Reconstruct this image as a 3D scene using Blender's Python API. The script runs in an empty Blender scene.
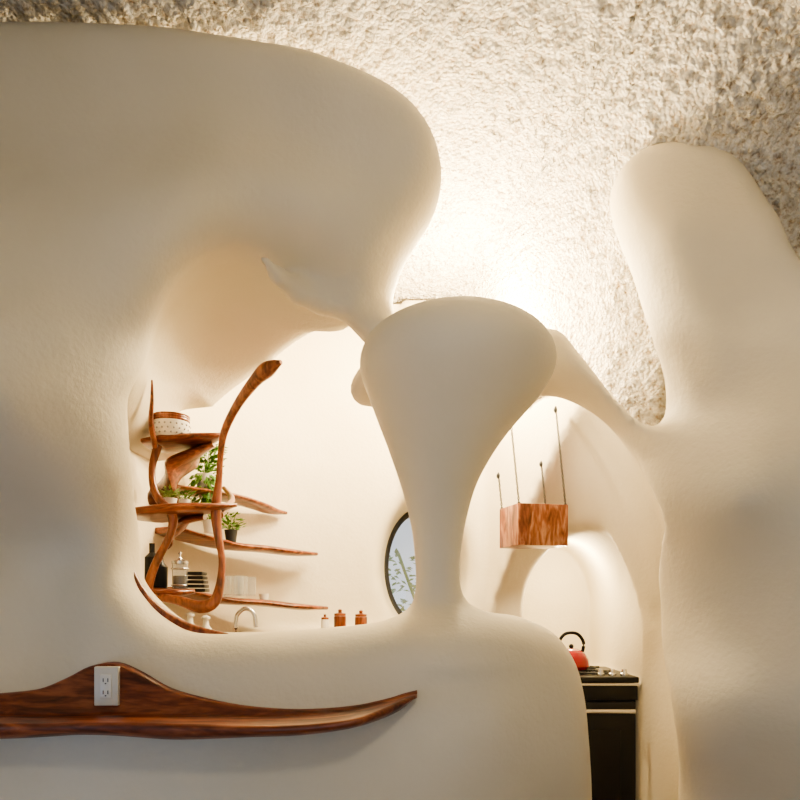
import bpy, math, random
import numpy as np
from mathutils import Vector
random.seed(4); rng=np.random.RandomState(4)
F=700.0; EYE=1.35; HOR=600.0
def W(px,py,d): return ((px-400.0)*d/F, d, EYE+(HOR-py)*d/F)
scene=bpy.context.scene
# ------------------------------------------------------------ materials
def mat(name,base,rough=.5,metal=0,spec=.5,trans=0,emit=None,es=0,coat=0):
    m=bpy.data.materials.new(name); m.use_nodes=True
    b=m.node_tree.nodes['Principled BSDF']
    b.inputs['Base Color'].default_value=(*base,1); b.inputs['Roughness'].default_value=rough
    b.inputs['Metallic'].default_value=metal; b.inputs['Specular IOR Level'].default_value=spec
    b.inputs['Transmission Weight'].default_value=trans; b.inputs['Coat Weight'].default_value=coat
    if emit: b.inputs['Emission Color'].default_value=(*emit,1); b.inputs['Emission Strength'].default_value=es
    return m
def N(m,t,**kw):
    n=m.node_tree.nodes.new(t)
    for k,v in kw.items():
        if k in n.inputs: n.inputs[k].default_value=v
        else: setattr(n,k,v)
    return n
def L(m,a,b): m.node_tree.links.new(a,b)
def ramp(m,fac,stops):
    r=N(m,'ShaderNodeValToRGB'); e=r.color_ramp.elements
    e[0].position,e[0].color=stops[0][0],(*stops[0][1],1)
    e[1].position,e[1].color=stops[-1][0],(*stops[-1][1],1)
    for p,c in stops[1:-1]:
        x=e.new(p); x.color=(*c,1)
    L(m,fac,r.inputs['Fac']); return r
def plaster(name,c1,c2):
    m=mat(name,c1,.62,spec=.3); b=m.node_tree.nodes['Principled BSDF']
    tc=N(m,'ShaderNodeTexCoord')
    n=N(m,'ShaderNodeTexNoise',Scale=2.2,Detail=5.0); L(m,tc.outputs['Object'],n.inputs['Vector'])
    r=ramp(m,n.outputs['Fac'],[(.35,c1),(.7,c2)]); L(m,r.outputs['Color'],b.inputs['Base Color'])
    n2=N(m,'ShaderNodeTexNoise',Scale=60.0,Detail=4.0); L(m,tc.outputs['Object'],n2.inputs['Vector'])
    n3=N(m,'ShaderNodeTexNoise',Scale=8.0,Detail=2.0); L(m,tc.outputs['Object'],n3.inputs['Vector'])
    ma=N(m,'ShaderNodeMath',operation='MULTIPLY_ADD'); L(m,n3.outputs['Fac'],ma.inputs[0]); ma.inputs[1].default_value=2.0; L(m,n2.outputs['Fac'],ma.inputs[2])
    bp=N(m,'ShaderNodeBump',Strength=.34,Distance=.005); L(m,ma.outputs[0],bp.inputs['Height']); L(m,bp.outputs['Normal'],b.inputs['Normal'])
    return m
PL=plaster('cream_plaster',(.71,.65,.51),(.76,.70,.57))
def popcorn():
    m=mat('popcorn_plaster',(.8,.74,.66),.85,spec=.2); b=m.node_tree.nodes['Principled BSDF']
    tc=N(m,'ShaderNodeTexCoord')
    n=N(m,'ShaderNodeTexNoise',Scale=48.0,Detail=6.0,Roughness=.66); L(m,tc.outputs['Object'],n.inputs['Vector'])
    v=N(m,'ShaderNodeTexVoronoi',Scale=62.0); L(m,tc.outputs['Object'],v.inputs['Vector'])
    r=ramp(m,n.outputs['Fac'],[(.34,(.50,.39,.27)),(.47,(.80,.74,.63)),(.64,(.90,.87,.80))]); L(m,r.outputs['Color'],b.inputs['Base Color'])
    s=N(m,'ShaderNodeMath',operation='SUBTRACT'); L(m,n.outputs['Fac'],s.inputs[0]); L(m,v.outputs['Distance'],s.inputs[1])
    bp=N(m,'ShaderNodeBump',Strength=1.0,Distance=.016); L(m,s.outputs[0],bp.inputs['Height']); L(m,bp.outputs['Normal'],b.inputs['Normal'])
    return m
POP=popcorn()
def wood(name,cols,sc=(2.5,18,18),rough=.3,rot=(0,0,0)):
    m=mat(name,cols[0],rough,coat=.25); b=m.node_tree.nodes['Principled BSDF']
    tc=N(m,'ShaderNodeTexCoord'); mp=N(m,'ShaderNodeMapping'); mp.inputs['Scale'].default_value=sc; mp.inputs['Rotation'].default_value=rot
    L(m,tc.outputs['Object'],mp.inputs['Vector'])
    n=N(m,'ShaderNodeTexNoise',Scale=1.6,Detail=6.0,Distortion=1.2); L(m,mp.outputs['Vector'],n.inputs['Vector'])
    w=N(m,'ShaderNodeTexNoise',Scale=6.0,Detail=3.0,Distortion=.4); L(m,mp.outputs['Vector'],w.inputs['Vector'])
    mx=N(m,'ShaderNodeMath',operation='MULTIPLY_ADD'); L(m,w.outputs['Fac'],mx.inputs[0]); mx.inputs[1].default_value=.35; L(m,n.outputs['Fac'],mx.inputs[2])
    r=ramp(m,mx.outputs[0],[(.48,cols[0]),(.66,cols[1]),(.86,cols[2])]); L(m,r.outputs['Color'],b.inputs['Base Color'])
    return m
WD=wood('redwood',[(.07,.018,.008),(.18,.048,.021),(.34,.11,.046)])
WV=wood('redwood_vertical',[(.09,.024,.010),(.21,.058,.025),(.36,.12,.05)],sc=(18,18,2.5))
WB=wood('box_burl_wood',[(.11,.03,.014),(.32,.10,.045),(.64,.32,.18)],sc=(16,16,4))
BLK=mat('black_enamel',(.012,.012,.013),.35,spec=.3); BLKM=mat('black_matte',(.02,.02,.02),.6)
CHR=mat('brushed_steel',(.62,.62,.62),.25,metal=1); WHT=mat('white_plastic',(.66,.63,.54),.35)
CER=mat('white_ceramic',(.75,.73,.66),.3); RED=mat('red_enamel',(.36,.02,.03),.15,coat=.5)
GLS=mat('clear_glass',(.95,.97,.97),.03,trans=.9); GRN=mat('leaf_green',(.10,.24,.04),.5); GRN2=mat('leaf_pale',(.30,.42,.14),.5)
SOIL=mat('coffee_dark',(.04,.02,.012),.8); BASK=mat('woven_white',(.75,.70,.6),.8)
# ------------------------------------------------------------ sdf utils
def smax(a,b,k):
    h=np.maximum(k-np.abs(a-b),0)/k; return np.maximum(a,b)+h*h*k/4
def smin(a,b,k): return -smax(-a,-b,k)
def sstep(t,a,b):
    u=np.clip((t-a)/(b-a),0,1); return u*u*(3-2*u)
def catmull(pts,n=6,closed=True):
    P=np.array(pts,float); m=len(P); out=[]
    for i in range(m if closed else m-1):
        if closed: p0,p1,p2,p3=P[i-1],P[i],P[(i+1)%m],P[(i+2)%m]
        else: p0,p1,p2,p3=P[max(i-1,0)],P[i],P[i+1],P[min(i+2,m-1)]
        for t in np.linspace(0,1,n,endpoint=False):
            out.append(.5*((2*p1)+(-p0+p2)*t+(2*p0-5*p1+4*p2-p3)*t*t+(-p0+3*p1-3*p2+p3)*t**3))
    if not closed: out.append(P[-1])
    return np.array(out)
def polysdf(X,Z,P):
    d=np.full(X.shape,1e9); s=np.zeros(X.shape,bool); n=len(P)
    for i in range(n):
        ax,az=P[i]; bx,bz=P[(i+1)%n]; ex,ez=bx-ax,bz-az
        wx,wz=X-ax,Z-az; t=np.clip((wx*ex+wz*ez)/(ex*ex+ez*ez+1e-12),0,1)
        d=np.minimum(d,(wx-ex*t)**2+(wz-ez*t)**2)
        if abs(ez)>1e-12:
            c=((az>Z)!=(bz>Z))&(X<ex*(Z-az)/ez+ax); s^=c
    d=np.sqrt(d); return np.where(s,-d,d)
def nets(Fg,o,h):
    ins=Fg<0; nx,ny,nz=Fg.shape
    cnt=np.zeros((nx-1,ny-1,nz-1)); acc=np.zeros((nx-1,ny-1,nz-1,3))
    for ax in range(3):
        b,c=[a for a in range(3) if a!=ax]
        sl0=[slice(None)]*3; sl1=[slice(None)]*3; sl0[ax]=slice(0,-1); sl1[ax]=slice(1,None)
        f0=Fg[tuple(sl0)]; f1=Fg[tuple(sl1)]; cr=(f0<0)!=(f1<0)
        t=np.where(cr,f0/np.where(cr,f0-f1,1),0)
        for db in (0,1):
            for dc in (0,1):
                s=[slice(None)]*3
                s[b]=slice(db,cr.shape[b]-1+db); s[c]=slice(dc,cr.shape[c]-1+dc)
                m=cr[tuple(s)]; tt=t[tuple(s)]
                cnt+=m; acc[...,ax]+=tt*m; acc[...,b]+=db*m; acc[...,c]+=dc*m
    act=cnt>0; idx=-np.ones(act.shape,int); idx[act]=np.arange(act.sum())
    ijk=np.argwhere(act); loc=acc[act]/cnt[act][:,None]; g=ijk+loc; V=g*h+np.array(o)
    faces=[]
    for ax in range(3):
        b,c=(ax+1)%3,(ax+2)%3
        sl0=[slice(None)]*3; sl1=[slice(None)]*3; sl0[ax]=slice(0,-1); sl1[ax]=slice(1,None)
        f0=ins[tuple(sl0)]; f1=ins[tuple(sl1)]; cr=f0!=f1
        e=np.argwhere(cr); e=e[(e[:,b]>0)&(e[:,c]>0)&(e[:,b]<Fg.shape[b]-1)&(e[:,c]<Fg.shape[c]-1)]
        q=[]
        for db,dc in ((1,1),(0,1),(0,0),(1,0)):
            k=e.copy(); k[:,b]-=db; k[:,c]-=dc; q.append(idx[k[:,0],k[:,1],k[:,2]])
        q=np.stack(q,1); fl=~f0[e[:,0],e[:,1],e[:,2]]; q[fl]=q[fl][:,::-1]; faces.append(q)
    G=np.stack(np.gradient(Fg),-1); i0=ijk; n=np.zeros((len(g),3))
    for dx in (0,1):
        for dy in (0,1):
            for dz in (0,1):
                w=(loc[:,0] if dx else 1-loc[:,0])*(loc[:,1] if dy else 1-loc[:,1])*(loc[:,2] if dz else 1-loc[:,2])
                n+=w[:,None]*G[i0[:,0]+dx,i0[:,1]+dy,i0[:,2]+dz]
    n/=np.linalg.norm(n,axis=1)[:,None]+1e-9
    return V,np.concatenate(faces),n
def mkmesh(name,V,Fc,m,nrm=None,smooth=True):
    me=bpy.data.meshes.new(name); me.from_pydata([tuple(v) for v in np.asarray(V).tolist()],[],[tuple(f) for f in (Fc.tolist() if hasattr(Fc,'tolist') else Fc)])
    me.update(); me.materials.append(m)
    if smooth: me.polygons.foreach_set('use_smooth',[True]*len(me.polygons))
    if nrm is not None: me.normals_split_custom_set_from_vertices([tuple(v) for v in nrm.tolist()])
    o=bpy.data.objects.new(name,me); scene.collection.objects.link(o); return o
# ------------------------------------------------------------ partition wall depth field (thin plate spline through surveyed points)
C=[(-200,22,2.08),(0,22,2.10),(170,25,2.12),(300,45,2.14),(400,95,2.18),(440,170,2.28),(410,250,2.35),(385,310,2.45),
 (0,150,2.04),(0,290,1.82),(0,400,1.76),(0,540,2.16),(0,620,2.18),(0,780,2.05),(-200,350,1.60),(-200,700,1.85),(-420,400,1.4),
 (150,130,2.13),(280,120,2.21),(360,170,2.24),(200,210,2.06),(300,215,2.20),(70,345,1.88),(60,430,1.92),(60,540,2.20),(110,480,2.08),(90,600,2.16),
 (125,330,2.02),(165,310,2.06),(190,350,2.16),(240,320,2.24),(270,365,2.40),(320,318,2.5),(255,250,2.2),(350,275,2.34),(185,395,2.22),(145,400,2.12),
 (132,500,2.18),(128,570,2.18),(160,625,2.18),(250,640,2.16),(400,630,2.18),(500,625,2.25),(570,680,2.34),
 (100,700,2.12),(250,710,2.08),(400,710,2.1),(500,720,2.12),(560,780,2.25),(200,820,2.04),(400,820,2.06),(200,1050,2.0),(450,1050,2.1),
 (360,390,2.65),(450,370,2.78),(540,360,2.75),(600,395,2.65),(645,440,2.5),
 (660,550,2.5),(668,650,2.5),(680,800,2.5),(700,1000,2.45),(740,500,2.14),(740,700,2.24),(800,500,2.10),(800,700,2.14),(900,500,1.95),(1000,700,1.8),(1000,300,1.85),
 (617,180,2.52),(640,160,2.52),(680,150,2.48),(745,180,2.38),(800,262,2.2),(670,230,2.38),(700,300,2.36),(720,400,2.38),(650,330,2.47),(665,400,2.48),(780,340,2.22)]
cx=np.array([[W(*c)[0],W(*c)[2]] for c in C]); cy=np.array([c[2] for c in C])
def phi(r2): return np.where(r2>1e-12,.5*r2*np.log(np.maximum(r2,1e-12)),0)
n=len(C); A=np.zeros((n+3,n+3)); D2=((cx[:,None]-cx[None])**2).sum(-1); A[:n,:n]=phi(D2)+np.eye(n)*.003
A[:n,n]=1; A[:n,n+1:]=cx; A[n,:n]=1; A[n+1:,:n]=cx.T
wts=np.linalg.solve(A,np.concatenate([cy,[0,0,0]]))
def ys(x,z):
    x=np.asarray(x,float); z=np.asarray(z,float); r=wts[n]+wts[n+1]*x+wts[n+2]*z
    for i in range(n): r=r+wts[i]*phi((x-cx[i,0])**2+(z-cx[i,1])**2)
    return r
TH=.28
def onwall(px,py,off=0):
    d=2.3
    for _ in range(30):
        x,_y,z=W(px,py,d); d=.65*d+.35*(float(ys(x,z))+off)
    return W(px,py,d)
def outline(pts):
    out=[]
    for p in pts:
        x,y,z=onwall(p[0],p[1],TH*.45); out.append((x,z))
    return out
H1=outline([(-150,38),(0,38),(80,36),(170,40),(280,55),(350,75),(400,101),(430,133),(442,172),(435,210),(415,245),(400,275),(395,310),
  (415,330),(470,334),(530,330),(558,331),(577,350),(600,379),(622,407),(645,425),(662,421),(670,404),(667,372),(655,332),(642,290),(625,240),(614,195),(621,170),
  (645,153),(680,148),(715,155),(745,180),(772,220),(802,270)])
H1=catmull([(-2.6,3.2)]+H1+[(1.5,2.2),(1.9,1.9),(2.6,1.8),(3.0,3.0),(2.6,5.0),(0,5.2),(-2.6,5.0)])
h2a=outline([(131,572),(145,600),(170,622),(205,634),(300,631),(400,622),(440,618),(500,614),(530,620),(556,634),(574,659),(583,690),(588,740),(591,800)])
h2b=outline([(683,800),(673,700),(662,610),(657,540),(649,488),(634,455),(610,424),(578,402),(540,394),(470,400),(400,405),(362,403),(350,392),(353,378),(364,358),(368,340),(345,324),(315,328),(290,345),(265,368),(240,385),(205,395),(176,402),(158,420),(149,480),(136,530)])
H2=catmull(h2a+[(h2a[-1][0]+.01,.3),(h2a[-1][0]+.01,-.6),(h2b[0][0],-.6),(h2b[0][0],.3)]+h2b)
h=.02
gx=np.arange(-2.06,2.06,h); gy=np.arange(1.2,3.36,h); gz=np.arange(-.06,3.36,h)
X2,Z2=np.meshgrid(gx,gz,indexing='ij')
YS=ys(X2,Z2); hole=np.minimum(polysdf(X2,Z2,H1),polysdf(X2,Z2,H2))
th=TH+.14*sstep(-Z2,-1.6,-1.2)*sstep(-X2,-.75,-.5)
Y=gy[None,:,None]
gX,gZ=np.gradient(YS,h); sl=1/np.sqrt(1+gX**2+gZ**2)
slab=(np.abs(Y-(YS+th/2)[:,None,:])-(th/2)[:,None,:])*sl[:,None,:]
S=smax(slab,-hole[:,None,:]*np.ones_like(Y),.13)
X=gx[:,None,None]; Z=gz[None,None,:]
# deep body behind the left lobe, hollowed into a niche above the shelves
bp_=[W(*p) for p in [(346,318,2.62),(316,331,2.66),(292,350,2.67),(279,366,2.69),(262,380,2.71),(244,400,2.75),(231,422,2.8),(224,444,2.85),(180,448,2.9),(100,448,2.9),(40,448,2.7),(40,270,2.7),(200,255,2.7),(330,270,2.65)]]
bpoly=polysdf(X2,Z2,catmull([(p[0],p[2]) for p in bp_],4))
block=np.maximum(np.maximum((bpoly[:,None,:]+.42*np.maximum(0,Y-2.66)*sstep(Z,2.02,2.22))*.92,(YS+.06)[:,None,:]-Y),Y-3.24)
S=smin(S,block,.05)
xx_=X+.37*(Y-2.38)
nq=np.sqrt(((xx_+.53)/.35)**2+((Y-2.36)/.80)**2+((Z-1.98)/.50)**2)-1
S=smax(S,-nq*.40,.17)
def capsule_chain(pts,k=.02):
    r=None
    for (a,ra),(b,rb) in zip(pts[:-1],pts[1:]):
        a=np.array(a);b=np.array(b);e=b-a; 
        t=np.clip(((X-a[0])*e[0]+(Y-a[1])*e[1]+(Z-a[2])*e[2])/(e@e),0,1)
        d=np.sqrt((X-a[0]-e[0]*t)**2+(Y-a[1]-e[1]*t)**2+(Z-a[2]-e[2]*t)**2)-(ra+(rb-ra)*t)
        r=d if r is None else smin(r,d,k)
    return r
lp=[(264,260,.014),(278,277,.026),(298,292,.038),(322,299,.05),(350,303,.06),(372,325,.06)]
S=smin(S,capsule_chain([(onwall(a,b,.0),r) for i,(a,b,r) in enumerate(lp)]),.07)
# funnel column
CY=2.42; cs=CY/F
rows=[(290,470,470),(308,459,461),(312,428,490),(317,408,508),(324,391,525),(334,374,540),(345,365,550),(360,359,556),(378,361,552),(400,370,537),(420,377,518),(440,385,502),(460,392,489),(480,399,478),(500,405,471),(530,412,464),(560,415,460),(585,416,460),(600,414,464),(612,407,476),(622,395,495),(640,370,520),(660,360,530)]
rz=np.array([EYE+(600-r[0])*cs for r in rows])[::-1]; rr=np.array([(r[2]-r[1])/2*cs for r in rows])[::-1]; rc=np.array([((r[2]+r[1])/2-400)*cs for r in rows])[::-1]
rr[-1]=-.35
def sm1(a,k=3):
    for _ in range(k): a=np.convolve(np.pad(a,1,'edge'),[.25,.5,.25],'valid')
    return a
zf=gz; R=np.interp(zf,rz,rr); Cc=sm1(np.interp(zf,rz,rc),4)
R[zf<rz[-3]]=sm1(R,2)[zf<rz[-3]]
dR=np.gradient(R,h)
rho=np.sqrt((X-Cc[None,None,:])**2+(Y-CY)**2)
col=(rho-R[None,None,:])/np.sqrt(1+np.clip(dR,-9,9)**2)[None,None,:]
col=np.maximum(col,1.15-Z)
S=smin(S,col,.06)
V,Q,NR=nets(S,(gx[0],gy[0],gz[0]),h)
fc=V[Q].mean(1)
iscol=(fc[:,2]>1.345)&(np.hypot(fc[:,0]-np.interp(fc[:,2],rz,rc),fc[:,1]-CY)<np.interp(fc[:,2],rz,rr)+.06)
iscol&=~((fc[:,1]>2.62)&(fc[:,2]>1.9)&(fc[:,2]<2.35)&(NR[Q[:,0],1]>.9))
def sub(name,mask):
    q=Q[mask]; u,inv=np.unique(q,return_inverse=True)
    return mkmesh(name,V[u],inv.reshape(q.shape),PL,NR[u])
sub('wall_front',~iscol); sub('sculpted_plaster_column',iscol)
# ------------------------------------------------------------ ceiling (vault that rolls down behind the right-hand arch)
def zx(x): return np.where(x<.75,2.26-1.5*(x-.75)**2,2.26-2.8*(x-.75)**2)
def zlow(x):
    s=sstep(x,.32,.62); return (zx(np.clip(x,.4,1.25))+.02+.09*sstep(-x,-1.05,-.8))*s+3.12*(1-s)
def ycur(x): return np.interp(x,[.2,.4,.5,.6,.75,.9,1.05,1.5,2.2],[4.35,4.3,4.1,3.75,3.32,3.02,2.88,2.82,2.8])
def ztop(x): return 3.2-.2*sstep(x,.6,1.8)
VW=.85
def zc(x,y):
    yc=ycur(x); u=np.clip((y-(yc-VW))/VW,0,1); t=ztop(x); return t-(t-zlow(x))*(1-np.sqrt(1-u*u))+.2*sstep(y,yc+.01,yc+.13)*sstep(x,.32,.62)
tab=rng.rand(64,64,64)
def vnoise(P,s):
    p=P*s; i=np.floor(p).astype(int); f=p-i; f=f*f*(3-2*f); r=0
    for a in (0,1):
        for b in (0,1):
            for c in (0,1):
                w=(f[...,0] if a else 1-f[...,0])*(f[...,1] if b else 1-f[...,1])*(f[...,2] if c else 1-f[...,2])
                r=r+w*tab[(i[...,0]+a)%64,(i[...,1]+b)%64,(i[...,2]+c)%64]
    return r
hx=np.concatenate([np.arange(-2.1,-1.5,.05),np.arange(-1.5,1.7,.0085),np.arange(1.7,2.15,.05)])
yc_=ycur(hx)[:,None]
seg0=np.tile(np.linspace(-3.2,1.3,50,endpoint=False),(len(hx),1))
seg1=1.3+(yc_-VW-1.3)*np.linspace(0,1,120,endpoint=False)[None]
seg2=yc_-VW+VW*np.sin(np.linspace(0,math.pi/2,170))[None]
seg3=yc_+(4.9-yc_)*(np.linspace(0,1,46)**1.6)[None][:,1:]
HY=np.concatenate([seg0,seg1,seg2,seg3],1); HX=np.repeat(hx[:,None],HY.shape[1],1); HZ=zc(HX,HY); P=np.stack([HX,HY,HZ],-1)
du=np.gradient(P,axis=0); dv=np.gradient(P,axis=1); nn=np.cross(du,dv); nn/=np.linalg.norm(nn,axis=-1)[...,None]+1e-9
nz_=vnoise(P,36)*.5+vnoise(P,78)*.5; nz_=np.clip((nz_-.42)*3.2,0,1)*.018+vnoise(P,9)*.012
P=P-nn*nz_[...,None]
a,b=HX.shape; I=np.arange(a*b).reshape(a,b)
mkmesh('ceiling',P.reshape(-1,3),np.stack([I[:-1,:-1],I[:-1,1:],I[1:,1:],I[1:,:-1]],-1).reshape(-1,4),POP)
# ------------------------------------------------------------ kitchen shell
gx=np.arange(-1.9,1.9,.025); gy=np.arange(2.3,4.9,.025); gz=np.arange(-.1,3.3,.025)
X=gx[:,None,None];Y=gy[None,:,None];Z=gz[None,None,:]
ax_=np.where(X<0,1.14,1.3); by=np.where(X<0,1.15,1.12)
yy=np.maximum(Y-3.0,0)
e=((np.abs(X)/ax_)**2.3+(yy/by)**2.3)**(1/2.3)
cav=(e-1)*1.1+0*Z
dome=np.maximum((zx(np.clip(X,.4,1.25))-1.05*np.maximum(0,Y-3.2)-Z)*.68, np.maximum(.40-X,ycur(X)+.03-Y+.0*Z))
dome=np.maximum(dome,(Z-(zx(np.clip(X,.4,1.25))+.16)))
K=smin(-cav,dome,.08)
hood=np.sqrt(((X-.98)/.34)**2+((Y-4.15)/.36)**2+((Z-2.15)/.55)**2)-1
K=smin(K,hood*.34,.2)
ledge=np.maximum(np.maximum(Z-1.17,3.78-Y),np.maximum(-.85-X,X+.0))
K=smin(K,ledge,.06)
q=np.sqrt(((X-.975)/.26)**2+(np.maximum(Z-1.30,0)/.40)**2)-1
niche=np.maximum(np.maximum(q*.26,np.abs(Y-4.05)-.50),.93-Z)
K=smax(K,-niche,.07)
wc=W(423,566,4.2)
wq=(np.sqrt(((X-wc[0])/.25)**2+((Z-wc[2])/.40)**2)-1)*.27
tun=np.maximum(wq-.10*np.clip(4.25-Y,-.2,1.0),3.8-Y)
K=smax(K,-tun,.08)
K=np.maximum(K,(Z-zc(X,Y)+.05)*.7)
K=np.maximum(K,np.minimum(np.minimum(2.88-Y,Z-2.0),X-.8))
V,Q,NR=nets(K,(gx[0],gy[0],gz[0]),.025)
mkmesh('wall_kitchen',V,Q,PL,NR)
# ------------------------------------------------------------ generic builders
class MB:
    def __init__(s): s.v=[];s.f=[]
    def add(s,v,f):
        o=len(s.v); s.v+= [tuple(map(float,p)) for p in v]; s.f+=[tuple(i+o for i in q) for q in f]; return s
    def lathe(s,prof,c=(0,0,0),n=28,axis=None):
        v=[];f=[];m=len(prof)
        for i in range(n):
            t=2*math.pi*i/n
            for r,z in prof: v.append((c[0]+r*math.cos(t),c[1]+r*math.sin(t),c[2]+z))
        for i in range(n):
            for j in range(m-1):
                a=i*m+j;b=((i+1)%n)*m+j; f.append((a,b,b+1,a+1))
        return s.add(v,f)
    def tube(s,pts,ra,rb=None,up=(0,0,1),n=12,p=2.0,sub=5):
        pts=np.array(pts,float); m=len(pts)
        ra=np.array(ra if hasattr(ra,'__len__') else [ra]*m,float); rb=ra if rb is None else np.array(rb if hasattr(rb,'__len__') else [rb]*m,float)
        if sub>1 and m>2:
            al=catmull(np.concatenate([pts,ra[:,None],rb[:,None]],1),sub,False)
            pts,ra,rb=al[:,:3],np.maximum(al[:,3],.0015),np.maximum(al[:,4],.0015); m=len(pts)
        T=np.gradient(pts,axis=0); up=np.array(up,float); v=[]; f=[]
        for i in range(m):
            t=T[i]/np.linalg.norm(T[i]); sd=np.cross(t,up); sd/=np.linalg.norm(sd)+1e-9; u=np.cross(sd,t)
            for k in range(n):
                a=2*math.pi*k/n; c,sn=math.cos(a),math.sin(a)
                c=math.copysign(abs(c)**(2/p),c); sn=math.copysign(abs(sn)**(2/p),sn)
                v.append(pts[i]+sd*c*ra[i]+u*sn*rb[i])
        for i in range(m-1):
            for k in range(n):
                k2=(k+1)%n; f.append((i*n+k,i*n+k2,(i+1)*n+k2,(i+1)*n+k))
        f.append(tuple(range(n))[::-1]); f.append(tuple((m-1)*n+k for k in range(n)))
        return s.add(v,f)
    def box(s,lo,hi,b=0):
        x0,y0,z0=lo;x1,y1,z1=hi
        if b<=0:
            v=[(x0,y0,z0),(x1,y0,z0),(x1,y1,z0),(x0,y1,z0),(x0,y0,z1),(x1,y0,z1),(x1,y1,z1),(x0,y1,z1)]
            return s.add(v,[(0,3,2,1),(4,5,6,7),(0,1,5,4),(1,2,6,5),(2,3,7,6),(3,0,4,7)])
        import bmesh
        bm=bmesh.new(); bmesh.ops.create_cube(bm,size=1)
        for q in bm.verts: q.co=Vector(((x0+x1)/2+q.co.x*(x1-x0),(y0+y1)/2+q.co.y*(y1-y0),(z0+z1)/2+q.co.z*(z1-z0)))
        bmesh.ops.bevel(bm,geom=bm.edges[:]+bm.verts[:],offset=b,segments=3,profile=.5,affect='EDGES')
        bm.verts.index_update(); v=[tuple(q.co) for q in bm.verts]; f=[tuple(w.index for w in q.verts) for q in bm.faces]; bm.free()
        return s.add(v,f)
    def ball(s,c,r,n=14):
        r=(r,r,r) if not hasattr(r,'__len__') else r
        pr=[(math.sin(math.pi*j/8),-math.cos(math.pi*j/8)) for j in range(9)]
        v=[];f=[]
        for i in range(n):
            t=2*math.pi*i/n
            for a,b in pr: v.append((c[0]+r[0]*a*math.cos(t),c[1]+r[1]*a*math.sin(t),c[2]+r[2]*b))
        for i in range(n):
            for j in range(8): a=i*9+j;b=((i+1)%n)*9+j; f.append((a,b,b+1,a+1))
        return s.add(v,f)
    def torus(s,c,R,r,ax=(0,0,1),n=20,m=8,sc=(1,1)):
        A=Vector(ax).normalized(); u=A.orthogonal().normalized(); 
        if abs(A.z)<.5: u=Vector((0,0,1)); 
        w=A.cross(u).normalized(); v=[];f=[]
        for i in range(n):
            t=2*math.pi*i/n; dr=u*math.cos(t)*sc[0]+w*math.sin(t)*sc[1]; dn=(u*math.cos(t)+w*math.sin(t))
            for j in range(m):
                p=2*math.pi*j/m; q=Vector(c)+dr*R+dn*r*math.cos(p)+A*r*math.sin(p); v.append(q)
        for i in range(n):
            for j in range(m): f.append((i*m+j,((i+1)%n)*m+j,((i+1)%n)*m+(j+1)%m,i*m+(j+1)%m))
        return s.add(v,f)
    def leaf(s,c,d,l,w):
        d=Vector(d).normalized(); sd=d.cross(Vector((0,0,1)))
        if sd.length<.1: sd=Vector((1,0,0))
        sd.normalize(); up=sd.cross(d); c=Vector(c)
        return s.add([c,c+d*l*.45+sd*w-up*w*.3,c+d*l-up*w*.6,c+d*l*.45-sd*w-up*w*.3,c+d*l*.5+up*w*.25],[(0,1,4),(1,2,4),(2,3,4),(3,0,4)])
    def obj(s,name,m,smooth=True,ang=40):
        o=mkmesh(name,np.array(s.v),s.f,m,smooth=smooth)
        if smooth:
            try:
                o.data.set_sharp_from_angle(angle=math.radians(ang))
            except Exception: pass
        return o
def group(name,parts):
    if len(parts)==1: parts[0].name=name; return parts[0]
    e=bpy.data.objects.new(name,None); scene.collection.objects.link(e)
    for p in parts: p.parent=e
    return e
# ------------------------------------------------------------ wooden ledge with backboard
st=[(-120,700,716,742),(-40,695,713,742),(0,693,712,742),(40,688,712,740),(70,676,711,738),(92,665,711,738),(115,662,711,739),(140,672,711,741),(170,688,712,743),(210,699,713,742),(250,706,714,740),(300,709,713,738),(350,706,708,731),(385,699,700,720),(405,693,694,709),(417,690,691,697)]
v=[];f=[]
S_=catmull([(a,b,c,d) for a,b,c,d in st],4,False); K_=0
for a,b,c,d in S_:
    xw,yw,zw=onwall(a,c,0); 
    _,_,zt=onwall(a,b,0)
    t=min(1,max(0,(417-a)/60.)); dep=.03+.15*t**.7
    yf=yw-dep; zb=EYE-(d-600)*yf/F; xf=(a-400)*yf/F
    zft=zw-.004; zt=max(zt,zft+.004); hgt=max(zft-zb,.012)
    q=[(xw,yw+.05,zt),(xw,yw-.016,zt),(xw,yw-.022,zt-.006),(xw,yw-.024,zft+.006),(xw,yw-.03,zft),(xf,yf+.012,zft),(xf,yf+.003,zft-.004),(xf,yf,zft-.012),(xf,yf+.004,zft-.6*hgt),(xf,yf+.02,zft-.9*hgt),(xf,yf+.045,zft-hgt),(xw,yw+.05,zft-hgt*1.0)]
    v+=q; m_=len(q); K_+=1
for i in range(K_-1):
    for j in range(m_): f.append((i*m_+j,(i+1)*m_+j,(i+1)*m_+(j+1)%m_,i*m_+(j+1)%m_))
f.append(tuple(range(m_))); f.append(tuple((K_-1)*m_+j for j in range(m_))[::-1])
MB().add(v,f).obj('wooden_ledge_shelf',WD,ang=60)
# outlet
x,y,z=onwall(107,686,-.048); 
o1=MB().box((x-.036,y-.007,z-.058),(x+.036,y+.012,z+.058),.003).obj('plate',WHT)
o2=MB().box((x-.017,y-.010,z-.035),(x+.017,y-.004,z+.035),.003).obj('receptacle',CER)
mb=MB()
for dz in (.018,-.018):
    mb.box((x-.008,y-.0112,z+dz-.005),(x-.006,y-.0095,z+dz+.006)); mb.box((x+.006,y-.0112,z+dz-.005),(x+.008,y-.0095,z+dz+.006)); mb.box((x-.002,y-.0112,z+dz-.011),(x+.002,y-.0095,z+dz-.008))
group('electrical_outlet',[o1,o2,mb.obj('slots',BLKM)])
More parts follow.
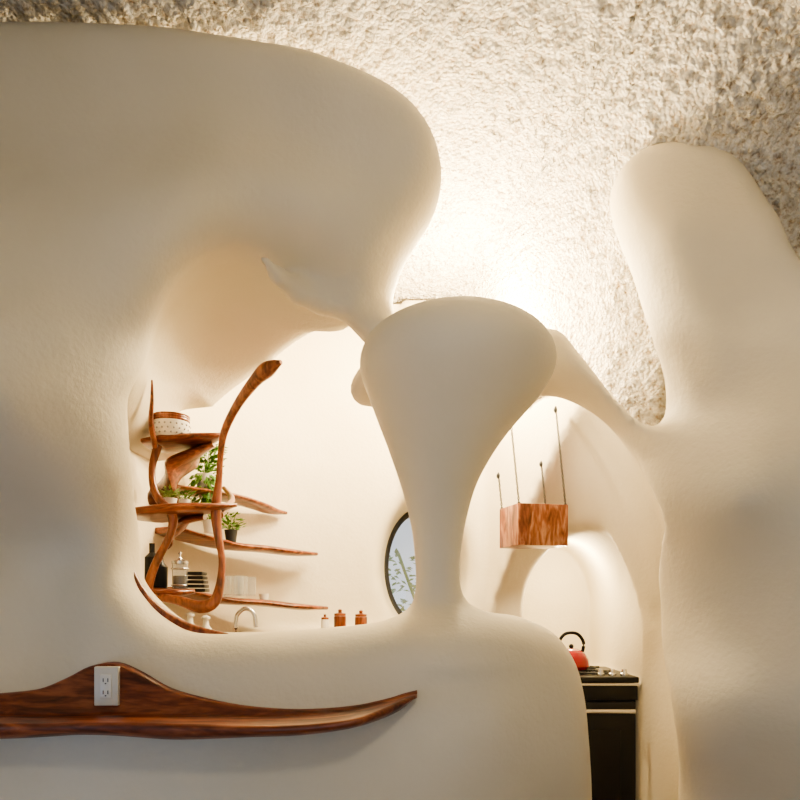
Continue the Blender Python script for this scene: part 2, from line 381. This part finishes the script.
# ------------------------------------------------------------ branch shelving
def Ws(l): return [W(*p) for p in l]
mb=MB()
mb.tube(Ws([(150,446,2.9),(168,444,2.9),(190,441,2.90),(212,438,2.90),(226,434,2.91)]),[.11,.13,.11,.06,.012],[.014,.016,.016,.015,.006],p=2.6,n=16)
mb.tube(Ws([(143,517,2.9),(158,514,2.87),(185,510,2.86),(215,508,2.88),(237,505,2.9)]),[.14,.15,.13,.08,.015],[.018,.022,.02,.016,.007],p=2.6,n=16)
mb.tube(Ws([(138,594,2.95),(155,592,2.95),(175,593,2.93),(195,591,2.95)]),[.12,.13,.10,.02],[.014,.018,.018,.01],p=2.6,n=16)
mb.tube(Ws([(214,444,2.95),(192,455,2.95),(177,470,2.97),(166,490,2.98),(160,508,2.98)]),[.05,.11,.12,.09,.05],[.014,.026,.034,.03,.018],up=(0.3,-.2,1),n=12)
mb.tube(Ws([(205,517,2.93),(185,521,2.93),(172,535,2.95),(165,548,2.95)]),[.04,.06,.05,.02],[.012,.017,.017,.01],up=(.3,-.2,1),n=12)
s1=mb.obj('shelf_boards',WD,ang=60)
mb=MB()
mb.tube(Ws([(158,446,2.85),(152,470,2.83),(156,495,2.82),(172,515,2.82),(170,535,2.82),(155,565,2.84),(148,592,2.86),(160,598,2.86)]),[.018,.014,.016,.02,.016,.017,.02,.015],up=(0,-1,0))
mb.tube(Ws([(160,597,2.84),(180,601,2.82),(200,607,2.82),(214,602,2.82),(220,585,2.84),(222,560,2.85),(218,535,2.86),(216,510,2.86),(219,480,2.86),(221,452,2.84),(225,430,2.80),(238,404,2.74),(255,381,2.68),(268,369,2.64),(281,362,2.60)]),
   [.016,.02,.026,.024,.018,.014,.018,.022,.014,.013,.016,.018,.024,.03,.008],up=(0,-1,0))
mb.tube(Ws([(219,515,2.87),(232,500,3.1),(224,488,3.3)]),[.018,.014,.01],up=(0,-1,0))
mb.tube(Ws([(152,380,2.5),(152,400,2.55),(151,422,2.66),(155,446,2.8)]),[.003,.007,.010,.012],up=(0,-1,0))
s2=mb.obj('branch_posts',WV)
mb=MB()
mb.tube(Ws([(165,488,3.2),(225,497,3.55),(255,505,3.75),(272,511,3.88),(286,513,3.95)]),[.10,.09,.07,.05,.015],[.014,.017,.017,.016,.009],p=2.6,n=16)
mb.tube(Ws([(165,530,3.2),(222,545,3.55),(262,549,3.75),(295,553,3.88),(316,554,3.98)]),[.11,.10,.09,.07,.02],[.015,.018,.018,.017,.01],p=2.6,n=16)
mb.tube(Ws([(165,590,3.2),(218,600,3.5),(262,603,3.7),(300,607,3.82),(326,608,3.95)]),[.11,.11,.10,.08,.02],[.015,.018,.018,.018,.01],p=2.6,n=16)
s3=mb.obj('wall_boards',WD,ang=60)
group('branch_shelving_unit',[s1,s2,s3])
mb=MB(); mb.tube([onwall(a,b,.16) for a,b in [(130,568),(137,586),(150,604),(170,620),(195,631),(228,635)]],[.012,.018,.02,.022,.02,.006],up=(0,-1,0)); mb.obj('trim_1',WV)
# ------------------------------------------------------------ shelf contents
def put(px,py,d): return W(px,py,d)
c=put(171,440,2.84)
a=MB().lathe([(0,0),(.055,0),(.068,.01),(.076,.04),(.072,.07),(.06,.072)],c).obj('basket_body',BASK)
mb=MB()
for i in range(20):
    t=i*math.pi/10
    for k,zz in enumerate((.018,.036,.054)): mb.ball((c[0]+.0735*math.cos(t+k*.15),c[1]+.0735*math.sin(t+k*.15),c[2]+zz),.0045,6)
b=mb.obj('woven_pattern',mat('woven_grey',(.35,.33,.3),.8))
cc=MB().lathe([(.068,.07),(.074,.076),(.072,.092),(.052,.102),(.02,.107),(.0,.113)],c)
for zz in (.076,.085,.094): cc.torus((c[0],c[1],c[2]+zz),.071,.004)
group('lidded_basket',[a,b,cc.obj('lid',WV)])
def plant(name,c,potprof,pm,leaves,lm,trail=0,spread=.06,hh=.06,ls=(.03,.009)):
    p=MB().lathe(potprof,c).obj('pot',pm); top=max(z for r,z in potprof); mb=MB(); mt=MB()
    for i in range(leaves):
        t=random.uniform(0,6.28); u=random.random()**.6
        if trail and i%2: 
            q=Vector((c[0]+math.cos(t)*.045+.02*u,c[1]-.04+math.sin(t)*.02,c[2]+top-trail*random.random())); d=(math.cos(t),-.4,-.6)
        else:
            q=Vector((c[0]+math.cos(t)*spread*u,c[1]+math.sin(t)*spread*u,c[2]+top+random.random()*hh)); d=(math.cos(t),math.sin(t),random.uniform(.0,1))
            if i%5==0: mt.tube([(c[0],c[1],c[2]+top*.8),tuple((Vector((c[0],c[1],c[2]+top))+q)/2),tuple(q)],.0015,n=5,sub=2)
        mb.leaf(q,d,ls[0]*random.uniform(.7,1.3),ls[1])
    group(name,[p,mb.obj('leaves',lm,smooth=False),mt.obj('stems',GRN)])
pot=lambda r,hh:[(0,0),(r*.75,0),(r,hh),(r*.9,hh),(r*.85,hh*.85),(0,hh*.85)]
plant('potted_trailing_plant',put(205,495,3.4),pot(.045,.10),CER,380,GRN,trail=.14,spread=.075,hh=.16,ls=(.036,.012))
plant('potted_succulent',put(170,508,2.9),pot(.03,.04),CER,70,GRN2,spread=.03,hh=.035,ls=(.03,.005))
plant('potted_herb',put(231,542,3.5),pot(.033,.06),BLKM,90,GRN,spread=.055,hh=.08)
plant('potted_herb',put(210,533,3.3),pot(.035,.06),CER,70,GRN2,spread=.04,hh=.05)
plant('potted_succulent',put(185,508,2.95),pot(.022,.035),CER,50,GRN,spread=.02,hh=.03,ls=(.03,.005))
c=put(180,590,2.95)
a=MB().lathe([(.0,.0),(.032,0),(.032,.115),(.03,.115),(.03,.004),(0,.004)],c).obj('glass_body',GLS)
b=MB().lathe([(0,.005),(.028,.005),(.028,.06),(0,.06)],c).obj('coffee',SOIL)
d_=MB().lathe([(.034,.11),(.034,.122),(.01,.13),(.004,.14),(.004,.15),(.009,.155),(0,.163)],c).torus((c[0],c[1],c[2]+.02),.034,.003).torus((c[0],c[1],c[2]+.09),.034,.003).obj('steel_lid',CHR)
group('french_press',[a,b,d_])
c=put(197,592,3.0)
a=MB()
for k in range(5): a.box((c[0]-.045+.003*k,c[1]-.04,c[2]+.018*k),(c[0]+.045-.003*k,c[1]+.04,c[2]+.018*k+.014),.004)
a.obj('stack_of_black_bowls',BLK)
c=put(160,588,2.98); MB().lathe([(0,0),(.03,0),(.032,.01),(.032,.09),(.015,.11),(.012,.14),(0,.142)],c).obj('dark_bottle',BLK)
c=put(152,587,3.05); MB().lathe([(0,0),(.03,0),(.032,.01),(.03,.13),(.012,.15),(.012,.19),(0,.19)],c).obj('dark_bottle',BLK)
for k,(a_,d) in enumerate([(227,3.45),(235,3.55),(243,3.52),(251,3.62),(239,3.42)]):
    c=put(a_,600,d); c=(c[0],c[1],1.369)
    MB().lathe([(0,.0),(.022,0),(.024,.02),(.026,.10),(.0245,.10),(.0225,.008),(0,.006)],c,20).obj('drinking_glass',GLS)
c=put(264,602,3.68); MB().lathe([(0,0),(.022,0),(.026,.03),(.024,.03),(.02,.005),(0,.005)],(c[0],c[1],c[2]+.014),20).obj('small_bowl',CER)
for k,(a_,hh,r) in enumerate([(325,.09,.022),(340,.115,.034),(361,.11,.034)]):
    z0=1.172; d=3.86; x=(a_-400)*d/F
    p1=MB().lathe([(0,0),(r*.9,0),(r,.01),(r,hh*.75),(r*.9,hh*.78),(0,hh*.78)],(x,d,z0)).obj('jar_body',WV if k else CER)
    p2=MB().lathe([(r*.95,hh*.79),(r*.95,hh*.9),(r*.3,hh*.95),(r*.3,hh),(r*.35,hh*1.08),(0,hh*1.12)],(x,d,z0)).obj('jar_lid',WD)
    group('wooden_spice_jar',[p1,p2])
a=MB().box((-1.0,3.1,.88),(-.05,3.74,.92),.01).obj('countertop',WD); b=MB().box((-.98,3.14,.0),(-.07,3.72,.88)).obj('cabinet',WV)
group('kitchen_counter',[a,b])
x0=(236-400)*3.3/F; x1=(256-400)*3.3/F
MB().tube([(x0,3.3,.92),(x0,3.3,1.1),(x0,3.3,1.24),(x0+.01,3.3,1.285),((x0+x1)/2,3.3,1.31),(x1-.01,3.3,1.285),(x1,3.3,1.22)],[.014,.011,.010,.010,.010,.010,.011]).lathe([(0,0),(.03,0),(.03,.02),(.014,.03)],(x0,3.3,.92)).obj('kitchen_faucet',CHR)
for a_,hh in ((190,.375),(206,.36)):
    x=(a_-400)*3.3/F
    MB().lathe([(0,0),(.034,0),(.036,.02),(.036,hh-.08),(.015,hh-.05),(.012,hh-.02),(.02,hh-.02),(.02,hh-.01),(0,hh)],(x,3.3,.92)).obj('soap_bottle',CER)
# ------------------------------------------------------------ hanging wooden box
ang=math.radians(14); ca,sa=math.cos(ang),math.sin(ang); bc=W(533,527,3.3)
def rt(p): return (bc[0]+p[0]*ca-p[1]*sa,bc[1]+p[0]*sa+p[1]*ca,bc[2]+p[2])
mb=MB(); hw,hd,hz,t=.124,.112,.095,.016
for lo,hi in [((-hw,-hd,-hz),(hw,-hd+t,hz)),((-hw,hd-t,-hz),(hw,hd,hz)),((-hw,-hd+t,-hz),(-hw+t,hd-t,hz)),((hw-t,-hd+t,-hz),(hw,hd-t,hz)),((-hw+t,-hd+t,-hz),(hw-t,hd-t,-hz+t))]:
    m2=MB().box(lo,hi,.003); mb.add([rt(p) for p in m2.v],m2.f)
bx=mb.obj('box',WB)
mb=MB(); pts=[rt((-hw*.93,-hd*.9,hz)),rt((hw*.93,-hd*.9,hz)),rt((-hw*.93,hd*.9,hz)),rt((hw*.93,hd*.9,hz))]
def domez(x,y): return float(zx(np.array(max(.4,x))))-1.05*max(0,y-3.2)
for (x,y,z) in pts:
    zt=domez(x-.04,y)+.02; k=0; zz=z
    while zz<zt:
        mb.torus((x-.10*(zz-z),y,zz),.0070,.0022,ax=((1,0,0) if k%2 else (0,1,0)),n=10,m=5,sc=(1,.5)); zz+=.0112; k+=1
    mb.ball((x-.10*(zz-z),y,zt-.02),(.009,.009,.014),8)
    mb.ball((x,y,z),(.008,.008,.008),8)
group('hanging_wooden_box',[bx,mb.obj('chains',BLKM)])
# ------------------------------------------------------------ range
x0,x1,yf,yb=.46,1.19,3.5,4.06; RZ=.05
p=[MB().box((x0,yf+.03,.08),(x1,yb,.88+RZ),.006).obj('body',BLK),
   MB().box((x0-.005,yf-.005,.885+RZ),(x1+.005,yb,.915+RZ),.006).obj('cooktop',BLK),
   MB().box((x0,yf+.0,.80+RZ),(x1,yf+.03,.878+RZ),.004).obj('control_panel',BLK),
   MB().box((x0+.01,yf,.22),(x1-.01,yf+.03,.79+RZ),.006).obj('oven_door',BLK),
   MB().box((x0+.09,yf-.003,.34),(x1-.09,yf+.002,.70),.001).obj('oven_glass',mat('oven_glass',(.012,.012,.014),.12,spec=.3)),
   MB().box((x0+.01,yf,.09),(x1-.01,yf+.03,.21),.006).obj('drawer',BLK)]
h_=MB().tube([(x0+.06,yf-.045,.80),(x1-.03,yf-.045,.80)],.012,sub=1)
for xx in (x0+.09,x1-.06): h_.tube([(xx,yf-.045,.80),(xx,yf+.01,.80)],.008,sub=1)
h_.box((x0-.006,yf-.008,.872+RZ),(x1+.006,yf+.0,.884+RZ),.002)
p.append(h_.obj('steel_handle',CHR))
g=MB()
for xx in (.66,1.0):
    for yy_ in (3.66,3.9):
        g.torus((xx,yy_,.925+RZ),.085,.006); 
        for k in range(4): t=k*math.pi/2; g.tube([(xx+.02*math.cos(t),yy_+.02*math.sin(t),.927+RZ),(xx+.11*math.cos(t),yy_+.11*math.sin(t),.927+RZ)],.006,sub=1,n=6)
p.append(g.obj('burner_grates',BLKM))
g=MB()
for xx in (1.02,1.08,1.14): g.lathe([(0,.0),(.02,0),(.02,.012),(.014,.016),(.012,.034),(0,.036)],(xx,3.56,.915+RZ),16)
p.append(g.obj('knobs',CHR)); group('kitchen_range',p)
c=(.91,3.72,.936+RZ)
a=MB().lathe([(0,0),(.085,0),(.095,.015),(.09,.05),(.07,.085),(.035,.105),(.0,.108)],c).tube([(c[0]-.07,c[1],c[2]+.04),(c[0]-.11,c[1],c[2]+.08),(c[0]-.13,c[1],c[2]+.10)],[.02,.014,.010]).obj('kettle_body',RED)
b=MB().ball((c[0],c[1],c[2]+.118),.013,10).tube([(c[0]-.06,c[1],c[2]+.09),(c[0]-.065,c[1],c[2]+.14),(c[0]-.03,c[1],c[2]+.185),(c[0]+.03,c[1],c[2]+.185),(c[0]+.065,c[1],c[2]+.14),(c[0]+.06,c[1],c[2]+.09)],.009).obj('kettle_handle',BLK)
group('red_tea_kettle',[a,b])
# ------------------------------------------------------------ window
mb=MB().torus((wc[0],4.42,wc[2]),.375,.030,ax=(0,1,0),n=48,m=10,sc=(1.0,.64)); a=mb.obj('frame',BLKM)
v=[(wc[0],4.42,wc[2])];f=[]
for i in range(40): t=i*math.pi/20; v.append((wc[0]+.24*math.cos(t),4.42,wc[2]+.375*math.sin(t)))
for i in range(40): f.append((0,1+i,1+(i+1)%40))
b=MB().add(v,f).obj('pane',GLS); group('window_1',[a,b])
mb=MB()
for i in range(1100):
    q=(random.uniform(-.7,1.0),random.uniform(5.3,6.0),random.uniform(.6,1.7)+.0); 
    mb.leaf(q,(random.uniform(-1,1),random.uniform(-1,0),random.uniform(-.5,1)),.06,.02)
for i in range(10): xx=random.uniform(-.6,.9); mb.tube([(xx,5.7,0),(xx+.1,5.7,.8),(xx+random.uniform(-.2,.2),5.65,1.7)],.012)
mb.obj('garden_shrub',GRN,smooth=False)
# ------------------------------------------------------------ room shell
FL=mat('floor_stone',(.32,.26,.2),.5); nb=N(FL,'ShaderNodeTexNoise',Scale=4.0,Detail=6.0)
r=ramp(FL,nb.outputs['Fac'],[(.3,(.20,.16,.13)),(.7,(.34,.28,.22))]); L(FL,r.outputs['Color'],FL.node_tree.nodes['Principled BSDF'].inputs['Base Color'])
MB().box((-2.2,-3.3,-.1),(2.2,4.9,0)).obj('floor',FL,smooth=False)
mb=MB().box((-2.2,-3.2,0),(-2.0,.1,3.3)).box((-2.2,1.3,0),(-2.0,2.5,3.3)).box((-2.2,.1,0),(-2.0,1.3,.2)).box((-2.2,.1,1.1),(-2.0,1.3,3.3)); mb.obj('wall_left',PL,smooth=False)
mb=MB().box((-2.16,.1,.2),(-2.06,.16,1.1)).box((-2.16,1.24,.2),(-2.06,1.3,1.1)).box((-2.16,.1,.2),(-2.06,1.3,.26)).box((-2.16,.1,1.04),(-2.06,1.3,1.1)); mb.obj('window_3',WV,smooth=False)
MB().box((2.0,-3.2,0),(2.2,2.5,3.3)).obj('wall_right',PL,smooth=False)
mb=MB().box((-2.2,-3.3,0),(2.2,-3.1,.5)).box((-2.2,-3.3,2.7),(2.2,-3.1,3.3)).box((-2.2,-3.3,.5),(-1.7,-3.1,2.7)).box((1.7,-3.3,.5),(2.2,-3.1,2.7)); mb.obj('wall_rear',PL,smooth=False)
mb=MB().box((-1.7,-3.24,.5),(1.7,-3.16,.56)).box((-1.7,-3.24,2.64),(1.7,-3.16,2.7))
for xx in (-1.7,-.6,.54,1.64): mb.box((xx,-3.24,.5),(xx+.06,-3.16,2.7))
mb.obj('window_2',WV,smooth=False)
# ------------------------------------------------------------ lights
def light(name,kind,loc,e,col,size=.1,rot=(0,0,0),**kw):
    l=bpy.data.lights.new(name,kind); l.energy=e; l.color=col
    if kind=='AREA':
        l.size=size
        if 'sy' in kw: l.shape='RECTANGLE'; l.size_y=kw['sy']
    else: l.shadow_soft_size=size
    o=bpy.data.objects.new(name,l); o.location=loc; o.rotation_euler=rot; scene.collection.objects.link(o); return o
warm=(1,.81,.52)
light('cove_uplight','POINT',(.34,3.5,2.72),125,warm,.06)
light('pillar_uplight','POINT',(.24,3.0,2.50),60,warm,.06)
light('arch_cove_light','POINT',(-.20,3.12,2.62),20,warm,.06)
light('hood_light','POINT',(.98,4.1,1.55),13,warm,.05)
light('window_daylight','AREA',(-.6,-3.05,1.0),13,(.55,.74,1.0),2.2,(math.radians(90),0,0),sy=1.0)
light('side_window_daylight','AREA',(-2.04,.7,.65),7,(.35,.55,1.0),1.05,(math.radians(90),0,math.radians(-90)),sy=.75)
light('living_room_lamp','POINT',(.30,.6,2.25),20,(1,.85,.64),.10)
w=bpy.data.worlds.new('sky'); scene.world=w; w.use_nodes=True
w.node_tree.nodes['Background'].inputs['Color'].default_value=(.75,.86,1,1); w.node_tree.nodes['Background'].inputs['Strength'].default_value=.9
try: scene.view_settings.look='AgX - Medium High Contrast'
except Exception as ex: print('look',ex)
# ------------------------------------------------------------ camera
cd=bpy.data.cameras.new('camera'); cd.sensor_width=36; cd.lens=36*F/800; cd.shift_y=.25; cd.clip_start=.05
co=bpy.data.objects.new('camera',cd); co.location=(0,0,EYE); co.rotation_euler=(math.radians(90),0,0); scene.collection.objects.link(co); scene.camera=co
